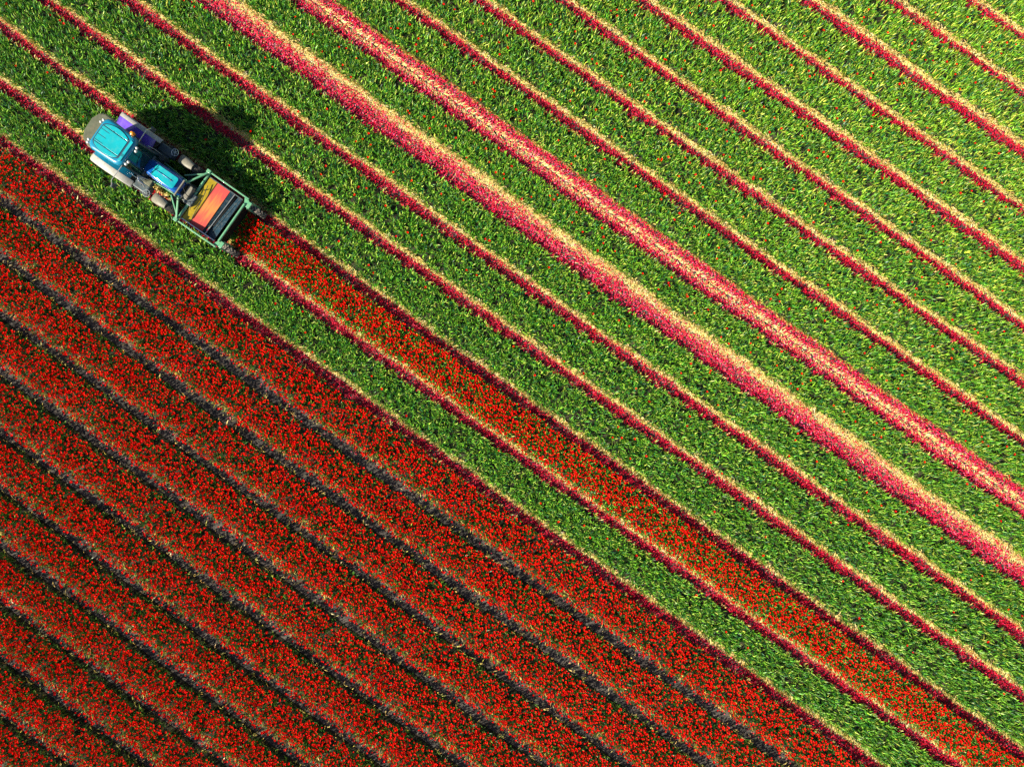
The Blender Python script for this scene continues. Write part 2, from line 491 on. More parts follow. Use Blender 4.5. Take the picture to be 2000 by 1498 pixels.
STRAW = [(0.6, (0.80, 0.62, 0.24), .08), (0.25, (0.72, 0.54, 0.17), .10), (0.15, (0.82, 0.71, 0.42), .06)]
for k in range(NP):
    nm, _, hw, kind = PATHS[k]
    if kind == 'petal':
        X, Y, f = path_points(k, 850, -.08, .98)
        lim = .87 + .06 * np.sin(X * 1.3 + 3 * k) + .04 * np.sin(X * 4.7 + k)
        dn = np.clip((lim - f) / .10, 0, 1) * np.clip((f + .10) / .12, .3, 1)
        patch = .82 + .18 * np.sin(X * 2.3 + k) * np.sin(X * .71 + 2 * k)
        s = rng.random(len(X)) < dn * patch
        P = [petal_quads(X[s], Y[s], mixcol(s.sum(), CRIM), .07)]
        X, Y, f = path_points(k, 22, .6, 1.1)
        P.append(petal_quads(X, Y, mixcol(len(X), PINK), .05))
    elif kind == 'wide1':
        X, Y, f = path_points(k, 760, -.03, 1.02)
        u = (X * math.cos(SLOPE) - Y * math.sin(SLOPE))
        tread = np.sin(u * 2 * math.pi / .36 + np.abs(f - .5) * 9)      # herringbone of tyre lugs
        mid = .9 * np.exp(-((f - .52) / .12) ** 2)
        dn = 1 - mid * (.55 + .45 * (tread > -.15))
        s = rng.random(len(X)) < np.clip(dn, 0.03, 1)
        P = [petal_quads(X[s], Y[s], mixcol(s.sum(), PINK), .07)]
    elif kind == 'wide2':
        X, Y, f = path_points(k, 760, -.03, .95)
        edge = .79 + .05 * np.sin(X * 1.9) + .04 * np.sin(X * 5.1 + 1)
        dn = np.clip((edge - f) / .12, 0.10 + .45 * (np.sin(X * 4.1) * np.sin(X * 1.7 + f * 9) > .25), 1) * np.where(np.abs(f - .36) < .06, .72, 1)
        s = rng.random(len(X)) < dn
        P = [petal_quads(X[s], Y[s], mixcol(s.sum(), PINK), .07)]
    else:
        X, Y, f = path_points(k, 70 if k in (idx['j'], idx['l'], idx['m'], idx['o'], idx['q']) else 40, .35, 1.05)
        s = rng.random(len(X)) < np.clip((f - .3) * 1.4, .1, 1)
        P = [petal_quads(X[s], Y[s], mixcol(s.sum(), PINK), .03)]
    # which path this is, in words
    if nm == 'w1': where = 'on the upper of the two wide tracks'
    elif nm == 'w2': where = 'on the lower of the two wide tracks'
    elif nm == 'e': where = 'on the path under the left wheels of the tractor'
    elif nm == 'f': where = 'on the path under the right wheels of the tractor'
    elif nm == 'd': where = 'on the first path above the tractor, crossed by its shadow'
    elif nm == 'c': where = 'on the narrow path next below the lower wide track'
    elif nm == 'i': where = 'on the path between lowest mown bed and first red bed'
    elif kind == 'petal': where = 'on the %s narrow path above the upper wide track' % ORD[idx['b'] - k]
    else: where = 'on the %s bare path between uncut red beds counting down' % ORD[k - idx['j']]
    v, fl, c = merge(P)
    if len(v):
        tag(link_mesh('fallen_petals', build_mesh('fallen_petals', v, fl, c), M['litter']),
            ('few pink petals fallen ' if kind == 'bare' else 'crimson petals fallen ') + where, 'fallen petals', 'petals on the paths', 'stuff')
    # straw / dry leaf litter
    P = []
    if kind == 'petal':
        X, Y, f = path_points(k, 820, .79, 1.18)
        s = rng.random(len(X)) < np.clip((f - .79) / .1, 0, 1); X, Y, f = X[s], Y[s], f[s]; n = len(X)
        P.append(straw_quads(X, Y, rng.normal(SUN_AZ + math.pi, 1.0, n), rng.uniform(.08, .2, n), rng.uniform(.016, .034, n), np.radians(rng.uniform(0, 26, n)), mixcol(n, STRAW), np.clip((f - .97) * .6, 0, .06)))
    elif kind == 'wide1':
        X, Y, f = path_points(k, 850, .02, 1.1)
        s = rng.random(len(X)) < np.exp(-((f - .52) / .13) ** 2) + .25 * (f > .95); X, Y, f = X[s], Y[s], f[s]; n = len(X)
        az = -SLOPE + np.where(f > .52, .75, -.75) + rng.normal(0, .25, n)
        P.append(straw_quads(X, Y, az, rng.uniform(.1, .2, n), rng.uniform(.012, .03, n), np.radians(rng.uniform(0, 25, n)), mixcol(n, STRAW)))
    elif kind == 'wide2':
        X, Y, f = path_points(k, 950, .3, 1.12)
        s = rng.random(len(X)) < np.clip((f - .58) / .18, .05, 1); X, Y, f = X[s], Y[s], f[s]; n = len(X)
        P.append(straw_quads(X, Y, rng.normal(SUN_AZ + math.pi, 1.0, n), rng.uniform(.08, .2, n), rng.uniform(.012, .03, n), np.radians(rng.uniform(0, 28, n)), mixcol(n, STRAW), np.clip((f - .97) * .9, 0, .06)))
    else:
        X, Y, f = path_points(k, 13, .1, 1.1); n = len(X)
        P.append(straw_quads(X, Y, rng.uniform(0, 6.28, n), rng.uniform(.04, .14, n), rng.uniform(.008, .02, n), np.radians(rng.uniform(0, 20, n)), mixcol(n, STRAW)))
    v, fl, c = merge(P)
    if len(v):
        tag(link_mesh('dry_straw', build_mesh('dry_straw', v, fl, c), M['straw']), 'pale dry straw ' + where, 'straw', 'straw on the paths', 'stuff')


# ------------------------------------------------------------------ solid mesh builder for the machines
class MB:
    def __init__(self): self.v, self.f = [], []
    def add(self, v, f):
        o = len(self.v); self.v += [tuple(p) for p in v]; self.f += [tuple(i + o for i in q) for q in f]; return self
    def box(self, c, s, rot=None):
        q = [Vector((x * s[0] / 2, y * s[1] / 2, z * s[2] / 2)) for x in (-1, 1) for y in (-1, 1) for z in (-1, 1)]
        if rot is not None: q = [rot @ p for p in q]
        return self.add([p + Vector(c) for p in q], [(0, 1, 3, 2), (4, 6, 7, 5), (0, 4, 5, 1), (2, 3, 7, 6), (0, 2, 6, 4), (1, 5, 7, 3)])
    def loft(self, rings, cap=True, closed=True):
        n = len(rings[0]); v = [p for r in rings for p in r]; f = []
        for i in range(len(rings) - 1):
            for j in range(n if closed else n - 1):
                k = (j + 1) % n
                f.append((i * n + j, i * n + k, (i + 1) * n + k, (i + 1) * n + j))
        if cap: f += [tuple(range(n))[::-1], tuple((len(rings) - 1) * n + j for j in range(n))]
        return self.add(v, f)
    def tube(self, pts, r, n=8):
        pts = [Vector(p) for p in pts]; rings = []
        for i, p in enumerate(pts):
            d = (pts[min(i + 1, len(pts) - 1)] - pts[max(i - 1, 0)]).normalized()
            a = d.cross(Vector((0, 0, 1)) if abs(d.z) < .9 else Vector((1, 0, 0))).normalized(); b = d.cross(a)
            rings.append([p + a * r * math.cos(2 * math.pi * j / n) + b * r * math.sin(2 * math.pi * j / n) for j in range(n)])
        return self.loft(rings)
    def bar(self, p, q, w, h):
        """square bar from p to q"""
        p, q = Vector(p), Vector(q); d = (q - p).normalized()
        a = d.cross(Vector((0, 0, 1))).normalized() * w / 2 if abs(d.z) < .95 else Vector((w / 2, 0, 0)); b = a.cross(d).normalized() * h / 2
        return self.loft([[p - a - b, p + a - b, p + a + b, p - a + b], [q - a - b, q + a - b, q + a + b, q - a + b]])
    def prism(self, poly, z0, z1):
        return self.loft([[(x, y, z0) for x, y in poly], [(x, y, z1) for x, y in poly]])
    def lathe(self, prof, c, n=32):
        """profile of (radius, offset along y) round the y axis through c"""
        rings = [[(c[0] + r * math.cos(2 * math.pi * j / n), c[1] + y, c[2] + r * math.sin(2 * math.pi * j / n)) for j in range(n)] for r, y in prof]
        return self.loft(rings)
    def ball(self, c, r, n=10, sz=1.0):
        rings = []
        for i in range(1, n):
            t = math.pi * i / n
            rings.append([(c[0] + r * math.sin(t) * math.cos(2 * math.pi * j / 12), c[1] + r * math.sin(t) * math.sin(2 * math.pi * j / 12), c[2] - sz * r * math.cos(t)) for j in range(12)])
        return self.loft(rings)
    def ring(self, c, R_, r, n=20, tilt=None):
        pts = [Vector((R_ * math.cos(2 * math.pi * i / n), R_ * math.sin(2 * math.pi * i / n), 0)) for i in range(n + 1)]
        if tilt is not None: pts = [tilt @ p for p in pts]
        return self.tube([p + Vector(c) for p in pts], r, 6)
    def build(self, name, material, parent=None, angle=35, bevel=0.0):
        me = bpy.data.meshes.new(name)
        me.from_pydata(self.v, [], self.f)
        me.polygons.foreach_set('use_smooth', np.ones(len(me.polygons), bool))
        me.set_sharp_from_angle(angle=R(angle))
        me.materials.append(material)
        import bmesh
        bm = bmesh.new(); bm.from_mesh(me)
        bmesh.ops.recalc_face_normals(bm, faces=bm.faces)
        if bevel:
            es = [e for e in bm.edges if len(e.link_faces) == 2 and e.calc_face_angle(0) > .6]
            bmesh.ops.bevel(bm, geom=es, offset=bevel, segments=2, affect='EDGES', profile=.6)
        bm.to_mesh(me); bm.free()
        o = bpy.data.objects.new(name, me); COL.objects.link(o); o.parent = parent
        return o

def rrect(x0, x1, y0, y1, r, z, n=6):
    out = []
    for cx, cy, a0 in ((x1 - r, y1 - r, 0), (x0 + r, y1 - r, 90), (x0 + r, y0 + r, 180), (x1 - r, y0 + r, 270)):
        for i in range(n + 1):
            a = R(a0 + 90 * i / n); out.append((cx + r * math.cos(a), cy + r * math.sin(a), z))
    return out

def empty(name, loc=(0, 0, 0), rz=0.0, parent=None):
    o = bpy.data.objects.new(name, None); o.empty_display_size = .2
    o.location = loc; o.rotation_euler = (0, 0, rz); COL.objects.link(o); o.parent = parent
    return o

M['roof'] = mat('turquoise_roof_paint', (0.0, 0.32, 0.38), .34, 0, .5, .5, .10, 3.0, 0, (0.06, 0.34, 0.34), .4)
M['roofedge'] = mat('blue_roof_paint', (0.0, 0.19, 0.33), .3, 0, .5, .6, .08)
M['seam'] = mat('dark_seam_rubber', (0.0, 0.03, 0.07), .6)
M['hood'] = mat('blue_hood_paint', (0.0, 0.08, 0.36), .22, 0.1, .5, 1.0, .06)
M['fender'] = mat('pale_grey_fender_plastic', (0.36, 0.355, 0.33), .5, 0, .4, 0, .1, 5, 0, (.22, .19, .13), .5)
M['violet'] = mat('violet_blue_shaded_panel', (0.10, 0.045, 0.42), .28, 0, .5, .7, .25)  # left flank's shade and sky reflection put into the colour
M['glass'] = mat('dark_tinted_glass', (0.02, 0.07, 0.07), .06, 0, .6, .3, .1)
M['glass'].node_tree.nodes['Principled BSDF'].inputs['Transmission Weight'].default_value = .55
M['dark'] = mat('black_painted_steel', (0.02, 0.028, 0.03), .5, 0, .4, 0, .3, 8, 0, (.16, .14, .1), .5)
M['slate'] = mat('dark_slate_steel', (0.05, 0.075, 0.09), .5, 0, .4, 0, .25, 6, 0, (.2, .18, .13), .5)
M['rubber'] = mat('black_tyre_rubber', (0.022, 0.024, 0.026), .75, 0, .3, 0, .3, 10, .3, (.22, .19, .15), .7)
M['dusty'] = mat('dusty_tyre_lugs', (0.26, 0.22, 0.18), .8, 0, .3, 0, .3, 10)
M['rim'] = mat('pale_steel_rim', (0.55, 0.55, 0.5), .4, .2, .5, 0, .12)
M['olive'] = mat('dusty_olive_grey_box', (0.085, 0.095, 0.062), .7, 0, .3, 0, .2, 4, .1, (.15, .13, .09), .6)
M['lamp'] = mat('clear_work_lamp', (0.62, 0.62, 0.60), .25, 0, .6, .4, .05)
M['amber'] = mat('amber_beacon_lens', (0.85, 0.28, 0.01), .2, 0, .6, .6, .1)
M['chrome'] = mat('bright_steel_tube', (0.62, 0.64, 0.62), .28, .7, .5, 0, .08)
M['cream'] = mat('cream_mudguard_plastic', (0.185, 0.175, 0.14), .55, 0, .4, 0, .15, 6, 0, (.10, .09, .07), .6)
M['green'] = mat('light_green_machine_paint', (0.10, 0.31, 0.17), .38, 0, .5, .3, .12, 5, 0, (.30, .36, .22), .45)
M['yellow'] = mat('yellow_guard_paint', (0.42, 0.30, 0.012), .45, 0, .4, .2, .15, 5, 0, (.22, .16, .03), .6)
M['teal'] = mat('dark_teal_rubber_flap', (0.004, 0.028, 0.05), .5, 0, .4, 0, .3, 5, 0, (.10, .12, .12), .5)
M['void'] = mat('black_roller_rubber', (0.006, 0.007, 0.008), .6, 0, .3)
M['stain'] = mat('petal_stained_side_plate', (0.10, 0.018, 0.05), .6, 0, .3, 0, .4, 9)
# orange belt, stained coral towards both ends
def belt_mat():
    m, nt, p = new_mat('orange_belt_with_coral_stain')
    n, l = nt.nodes, nt.links
    tc = n.new('ShaderNodeTexCoord'); sp = n.new('ShaderNodeSeparateXYZ'); l.new(tc.outputs['Object'], sp.inputs[0])
    mp = n.new('ShaderNodeMapping'); mp.inputs['Scale'].default_value = (14, 1.3, 1); l.new(tc.outputs['Object'], mp.inputs[0])
    no = n.new('ShaderNodeTexNoise'); no.inputs['Scale'].default_value = 1.4; no.inputs['Detail'].default_value = 6; l.new(mp.outputs[0], no.inputs['Vector'])
    ab = n.new('ShaderNodeMath'); ab.operation = 'ABSOLUTE'; l.new(sp.outputs['Y'], ab.inputs[0])
    ad = n.new('ShaderNodeMath'); ad.operation = 'MULTIPLY_ADD'; ad.inputs[1].default_value = .8; l.new(ab.outputs[0], ad.inputs[0]); l.new(no.outputs['Fac'], ad.inputs[2])
    rp = n.new('ShaderNodeValToRGB'); rp.color_ramp.elements[0].position = .55; rp.color_ramp.elements[1].position = 1.05
    rp.color_ramp.elements[0].color = (.56, .19, .05, 1); rp.color_ramp.elements[1].color = (.52, .06, .055, 1)
    l.new(ad.outputs[0], rp.inputs[0]); l.new(rp.outputs[0], p.inputs['Base Color'])
    p.inputs['Roughness'].default_value = .6; p.inputs['Specular IOR Level'].default_value = .3
    return m
M['belt'] = belt_mat()

def wheel(parent, c, r, w, rim_r, lugs, rubber='rubber', tread='rubber'):
    e = empty('wheel', c, 0, parent)
    h = w / 2
    t = MB().lathe([(rim_r, -h * .75), (r * .80, -h), (r * .93, -h * .92), (r * .965, -h * .6), (r * .975, 0), (r * .965, h * .6), (r * .93, h * .92), (r * .80, h), (rim_r, h * .75)], (0, 0, 0), 40)
    t.build('tyre', M[rubber], e, 30)
    t = MB()
    for j in range(lugs):                       # raised chevron lugs, alternating sides
        for sd in (-1, 1):
            a = 2 * math.pi * (j + (.5 if sd > 0 else 0)) / lugs
            rot = Matrix.Rotation(-a, 3, 'Y') @ Matrix.Rotation(sd * R(38), 3, 'X')
            p = Vector((math.cos(a) * r * .97, sd * h * .47, math.sin(a) * r * .97))
            t.box(p, (r * .07, w * .56, r * .075), rot)
    t.build('tread', M[tread], e, 30)
    MB().lathe([(0.02, -h * .3), (rim_r * .55, -h * .3), (rim_r * .95, -h * .72), (rim_r * 1.03, -h * .76), (rim_r * 1.03, h * .76), (rim_r * .95, h * .72), (rim_r * .55, h * .3), (0.02, h * .3)], (0, 0, 0), 32).build('rim', M['rim'], e)
    return e

# ------------------------------------------------------------------ tractor (x forward from the rear axle, y to its left)
wx, wy = to_world(-5.2, 0)
T = empty('tractor', (wx, wy, 0), -TR_A)
tag(T, 'blue tractor with turquoise cab roof driving along the tulip beds', 'tractor')
# chassis and running gear
MB().prism([(-.55, -.22), (.3, -.30), (2.35, -.22), (2.45, 0), (2.35, .22), (.3, .30), (-.55, .22)], .48, .92).build('chassis', M['dark'], T, bevel=.02)
MB().tube([(0, -.8, .80), (0, .8, .80)], .13, 12).build('rear_axle', M['dark'], T)
MB().tube([(2.1, -.8, .52), (2.1, .8, .52)], .09, 10).build('front_axle', M['dark'], T)
for sd in (-1, 1):
    wheel(T, (-.08, sd * .84, .79), .79, .40, .44, 20)
    wheel(T, (2.1, sd * .86, .55), .55, .30, .30, 18)
# rear fenders: outer pale shell and inner flank with shade and sunlight put into its colours
def fender(sd):
    m = MB(); prof = []
    for i in range(15):
        a = R(28 + 155 * i / 14); prof.append((-.06 + 1.0 * math.cos(a) * (1.06 if a < 1.57 else .98), .80 + .90 * math.sin(a)))
    rings = []
    for x, z in prof:
        d = Vector((x + .06, 0, z - .80)).normalized() * .03
        y0, y1 = (.88 if sd > 0 else .80, 1.05)
        rings.append([(x, sd * y0, z), (x, sd * (y1 - .05), z), (x, sd * y1, z - .05), (x - d.x, sd * y1, z - .05 - d.z), (x - d.x, sd * y0, z - d.z)])
    m.loft(rings)
    f = m.build('fender', M['fender'], T, 50)
    m = MB(); rings = []
    for x, z in prof[1:13]:
        rings.append([(x, sd * .56, z - .07), (x, sd * (.877 if sd > 0 else .797), z - .004), (x, sd * (.877 if sd > 0 else .797), z - .03), (x, sd * .56, z - .10)])
    m.loft(rings).build('fender_flank', M['violet' if sd > 0 else 'roofedge'], f, 50)  # left flank coloured as shaded, right one as sunlit
for sd in (-1, 1): fender(sd)
# platform, steps, tank
MB().box((.72, 0, .90), (1.05, 1.3, .06)).build('cab_floor', M['slate'], T, bevel=.015)
for sd in (-1, 1):
    MB().box((1.02, sd * .80, .78), (.62, .34, .34)).build('fuel_tank', M['slate'], T, bevel=.05)
    st = MB().box((.98, sd * .99, .46), (.36, .16, .03)).build('step', M['dark'], T, bevel=.006)
    MB().tube([(.82, sd * .99, .46), (.82, sd * .97, .8)], .014).tube([(1.14, sd * .99, .46), (1.14, sd * .97, .8)], .014).build('step_bracket', M['dark'], st)
MB().prism([(-.62, -.24), (.2, -.34), (.2, .34), (-.62, .24)], .93, 1.12).build('transmission_cover', M['slate'], T, bevel=.04)
# box carried on the rear linkage
rb = MB().prism([(-.75, -.70), (-1.30, -.72), (-1.60, -.58), (-1.74, -.30), (-1.76, .22), (-1.62, .52), (-1.40, .63), (-.95, .64), (-.75, .58)], .55, 1.16).build('rear_box', M['olive'], T, bevel=.03)
MB().prism([(-.80, -.64), (-1.28, -.66), (-1.56, -.54), (-1.69, -.28), (-1.71, .20), (-1.58, .48), (-1.38, .58), (-.95, .59), (-.80, .52)], 1.163, 1.175).build('rear_box_lid', M['olive'], rb)
MB().tube([(-.95, -.3, 1.18), (-.95, -.3, 1.21), (-.95, .2, 1.21), (-.95, .2, 1.18)], .012).build('lid_handle', M['dark'], rb)
for sd in (-1, 1):
    MB().bar((-.45, sd * .3, .62), (-.95, sd * .45, .58), .07, .07).build('lift_arm', M['dark'], T)
# cab: pillars, glass, seat, wheel, roof
cab = MB()
pil = {'rl': ((-.22, .58, .95), (-.12, .50, 2.56)), 'rr': ((-.22, -.58, .95), (-.12, -.50, 2.56)), 'fl': ((1.12, .52, .95), (.96, .46, 2.56)), 'fr': ((1.12, -.52, .95), (.96, -.46, 2.56)), 'ml': ((.42, .60, .95), (.42, .52, 2.56)), 'mr': ((.42, -.60, .95), (.42, -.52, 2.56))}
for p, q in pil.values(): cab.bar(p, q, .06, .06)
for z, gr in ((1.0, .02), (2.55, 0)):
    for a, b in (('rl', 'ml'), ('ml', 'fl'), ('fl', 'fr'), ('fr', 'mr'), ('mr', 'rr'), ('rr', 'rl')):
        t = (z - .95) / 1.61
        pa, pb = (Vector(pil[k][0]).lerp(Vector(pil[k][1]), t) for k in (a, b))
        cab.bar(pa, pb, .05, .05)
cab.build('cab_frame', M['slate'], T)
def pane(name, a, b):
    q = [Vector(pil[a][0]).lerp(Vector(pil[a][1]), .05), Vector(pil[b][0]).lerp(Vector(pil[b][1]), .05), Vector(pil[b][0]).lerp(Vector(pil[b][1]), .97), Vector(pil[a][0]).lerp(Vector(pil[a][1]), .97)]
    nrm = (q[1] - q[0]).cross(q[3] - q[0]).normalized() * .006
    MB().loft([[p - nrm for p in q], [p + nrm for p in q]]).build(name, M['glass'], T)
pane('windscreen', 'fr', 'fl'); pane('rear_window', 'rl', 'rr')
for a, b in (('fl', 'ml'), ('ml', 'rl'), ('rr', 'mr'), ('mr', 'fr')): pane('side_window', a, b)
MB().box((.25, 0, 1.35), (.5, .5, .14)).build('seat', M['dark'], T, bevel=.04)
MB().box((.02, 0, 1.70), (.12, .48, .6)).build('seat_back', M['dark'], T, bevel=.04)
MB().ring((.82, 0, 1.72), .19, .015, 20, Matrix.Rotation(R(-25), 3, 'Y')).tube([(.82, 0, 1.72), (1.0, 0, 1.1)], .025).build('steering_wheel', M['dark'], T)
MB().box((1.04, 0, 1.22), (.16, .8, .4)).build('dashboard', M['slate'], T, bevel=.04)
def roof_ring(dx, dy, r, z):     # rounded plan, a little narrower at the front
    out = []
    for x, y, _ in rrect(-.25 - dx, 1.10 + dx, -.60 - dy, .60 + dy, r, 0, 7):
        t = (x - .425) / .675
        out.append((x + .03 * (1 - (y / .6) ** 2) * (1 if t > 0 else -1), y * (1 - .035 * t) * (1 + .0 * t), z))
    return out
rf = MB().loft([roof_ring(-.08, -.08, .16, 2.52), roof_ring(-.01, -.01, .2, 2.56), roof_ring(0, 0, .22, 2.63), roof_ring(-.02, -.02, .22, 2.69), roof_ring(-.07, -.06, .2, 2.73), roof_ring(-.13, -.11, .18, 2.745)]).build('cab_roof', M['roofedge'], T, 60)
def lens(sd, y0, bul, x0, x1, n=16):
    up = [(x0 + (x1 - x0) * i / n, sd * (y0 + bul * math.sin(math.pi * i / n) ** .55)) for i in range(n + 1)]
    return up
seam = [(x, y) for x, y in lens(1, .315, .195, -.16, .95)] + [(x, y) for x, y in lens(-1, .315, .195, -.16, .95)][::-1]
MB().prism(seam, 2.735, 2.750).build('roof_seam', M['seam'], rf)
MB().prism([(x, y) for x, y, _ in rrect(-.12, .885, -.29, .29, .03, 0, 3)], 2.738, 2.768).build('roof_panel', M['roof'], rf, bevel=.008)
for sd in (-1, 1):
    L_ = lens(sd, .318, .172, -.10, .89)
    MB().prism(L_, 2.738, 2.766).build('roof_side_panel', M['roof'], rf, bevel=.006)
# outer skin of the roof around the seam, the same turquoise
for y in (.17, -.04, -.25):
    MB().box((.05, y, 2.7695), (.34, .016, .006)).build('roof_groove', M['seam'], rf)
MB().prism([(.945, -.42), (1.045, -.39), (1.05, .39), (.945, .42)], 2.735, 2.752).build('roof_front_strip', M['roof'], rf, bevel=.006)
for (x, y) in ((.30, .31), (.34, -.31)):
    MB().tube([(x, y, 2.75), (x, y, 2.775)], .022, 8).build('roof_bolt', M['seam'], rf)
for dx in (0, .03, .06):                                     # small maker's plate marks on the front strip
    MB().box((.962 + dx, -.18, 2.7545), (.010, .11 - .02 * (dx > 0), .004)).build('plate_mark', M['seam'], rf)
bc = MB().tube([(.86, .63, 2.60), (.86, .63, 2.70)], .05, 12).build('beacon_base', M['dark'], T)
MB().loft([[(.86 + r * math.cos(j * .5236), .63 + r * math.sin(j * .5236), z) for j in range(12)] for r, z in ((.062, 2.70), (.066, 2.76), (.055, 2.83), (.025, 2.85))]).build('beacon_lens', M['amber'], bc)
MB().tube([(.80, .50, 2.58), (.86, .64, 2.60)], .015).build('beacon_arm', M['dark'], bc)
for (x, y) in ((1.16, .30), (1.20, .19), (1.20, -.26), (1.17, -.37), (-.33, .44), (-.37, .33), (-.37, -.40), (-.34, -.50)):
    wl = MB().ball((x, y, 2.60), .05, 8).build('work_light', M['lamp'], T)
    MB().tube([(x - (.08 if x > 0 else -.08), y, 2.57), (x, y, 2.59)], .022).build('lamp_bracket', M['dark'], wl)
# mirrors
for sd, L_ in ((-1, 1.28), (1, 1.14)):
    mr = MB().box((.86, sd * L_, 1.98), (.07, .17, .26)).build('mirror', M['slate'], T, bevel=.03)
    MB().tube([(.93, sd * .50, 2.35), (.88, sd * (L_ - .15), 2.30), (.86, sd * L_, 2.12)], .013).build('mirror_arm', M['chrome'], mr)
# hood
def hood_ring(x, hw, zt, zb=.80, crown=.05):
    out = [(x, -hw * 1.02, zb)]
    for i in range(13):
        t = -1 + 2 * i / 12
        y = hw * (abs(t) ** .8) * (1 if t > 0 else -1)
        out.append((x, y, zt - crown * abs(t) ** 2 - .20 * max(0, abs(t) - .78) / .22 * abs(t)))
    out.append((x, hw * 1.02, zb))
    return out
hd = MB().loft([hood_ring(.98, .24, 1.44), hood_ring(1.02, .28, 1.50), hood_ring(1.25, .315, 1.53), hood_ring(1.7, .335, 1.51), hood_ring(2.15, .335, 1.46), hood_ring(2.36, .315, 1.40), hood_ring(2.44, .27, 1.30), hood_ring(2.46, .22, 1.18)]).build('hood', M['hood'], T, 50)
MB().loft([[(x, y, 1.535 - .065 * max(0, x - 1.5)) for x, y, _ in rrect(1.40, 2.33, -.225, .225, .09, 0)], [(x, y, 1.545 - .065 * max(0, x - 1.5) - .25 * y * y) for x, y, _ in rrect(1.41, 2.32, -.215, .215, .085, 0)]]).build('hood_sheen_panel', M['roof'], hd, 50)  # added turquoise panel: the hood's sky-lit middle put into colour
MB().tube([(1.12, .02, 1.535), (1.7, .02, 1.537), (2.2, .02, 1.500)], .010, 6).build('hood_crease', M['hood'], hd)
MB().ball((2.12, .02, 1.505), .03, 6, .5).build('hood_badge', M['dark'], hd)
for sd in (-1, 1): MB().bar((1.15, sd * .30, 1.36), (2.3, sd * .315, 1.27), .012, .03).build('hood_strip', M['chrome'], hd)
MB().box((2.475, 0, 1.0), (.02, .40, .3)).build('grille', M['dark'], hd)
MB().loft([[(.98, -.30, 1.0), (.98, .30, 1.0), (.98, .26, 1.40), (.98, -.26, 1.40)], [(1.2, -.36, .9), (1.2, .36, .9), (1.2, .34, 1.2), (1.2, -.34, 1.2)]]).build('cowl', M['olive'], T, bevel=.03)
# front mudguards
for sd in (-1, 1):
    m = MB(); rings = []
    for i in range(9):
        a = R(75 + 95 * i / 8); x, z = 2.1 + .66 * math.cos(a), .55 + .62 * math.sin(a)
        d = Vector((math.cos(a), 0, math.sin(a))) * .025
        t = math.sin(math.pi * min(1, max(0, (i + .6) / 9.2))) ** .22; w0, w1 = .86 - .17 * t, .86 + .18 * t
        rings.append([(x, sd * w0, z - .06), (x, sd * (w0 + .05), z - .015), (x, sd * .86, z), (x, sd * (w1 - .05), z - .015), (x, sd * w1, z - .07), (x - d.x, sd * w1, z - .09 - d.z), (x - d.x, sd * .86, z - .02 - d.z), (x - d.x, sd * w0, z - .08 - d.z)])
    mg = m.loft(rings).build('mudguard', M['cream'], T, 45)
    MB().bar((1.95, sd * .55, .6), (1.9, sd * .70, 1.12), .04, .02).build('mudguard_bracket', M['dark'], mg)
# exhaust, handrail, wire hoops beside the steps
MB().tube([(1.15, -.46, 1.0), (1.15, -.50, 1.5), (1.17, -.58, 1.62), (1.24, -.66, 1.60), (1.34, -.68, 1.45), (1.36, -.74, 1.30)], .028, 8).build('exhaust_pipe', M['chrome'], T)
for sd in (-1, 1):
    MB().tube([(1.15, sd * .57, 1.0), (1.17, sd * .60, 1.7), (1.12, sd * .58, 2.1)], .014).build('handrail', M['chrome'], T)
    hp = MB().ring((1.34, sd * .92, .95), .13, .010, 20)
    for j in range(3):
        a = j * math.pi / 3; hp.tube([(1.34 - .13 * math.cos(a), sd * .92 - .13 * math.sin(a), .95), (1.34 + .13 * math.cos(a), sd * .92 + .13 * math.sin(a), .95)], .006, 5)
    hp.tube([(1.34, sd * .92, .95), (1.25, sd * .80, .80)], .014).build('wire_hoop', M['chrome'], T)
MB().box((1.22, -.52, .98), (.3, .26, .22)).build('battery_box', M['olive'], T, bevel=.03)
MB().tube([(1.30, .50, .95), (1.30, .50, 1.32)], .09, 14).tube([(1.30, .50, 1.32), (1.30, .50, 1.36)], .11, 14).build('air_filter', M['dark'], T)

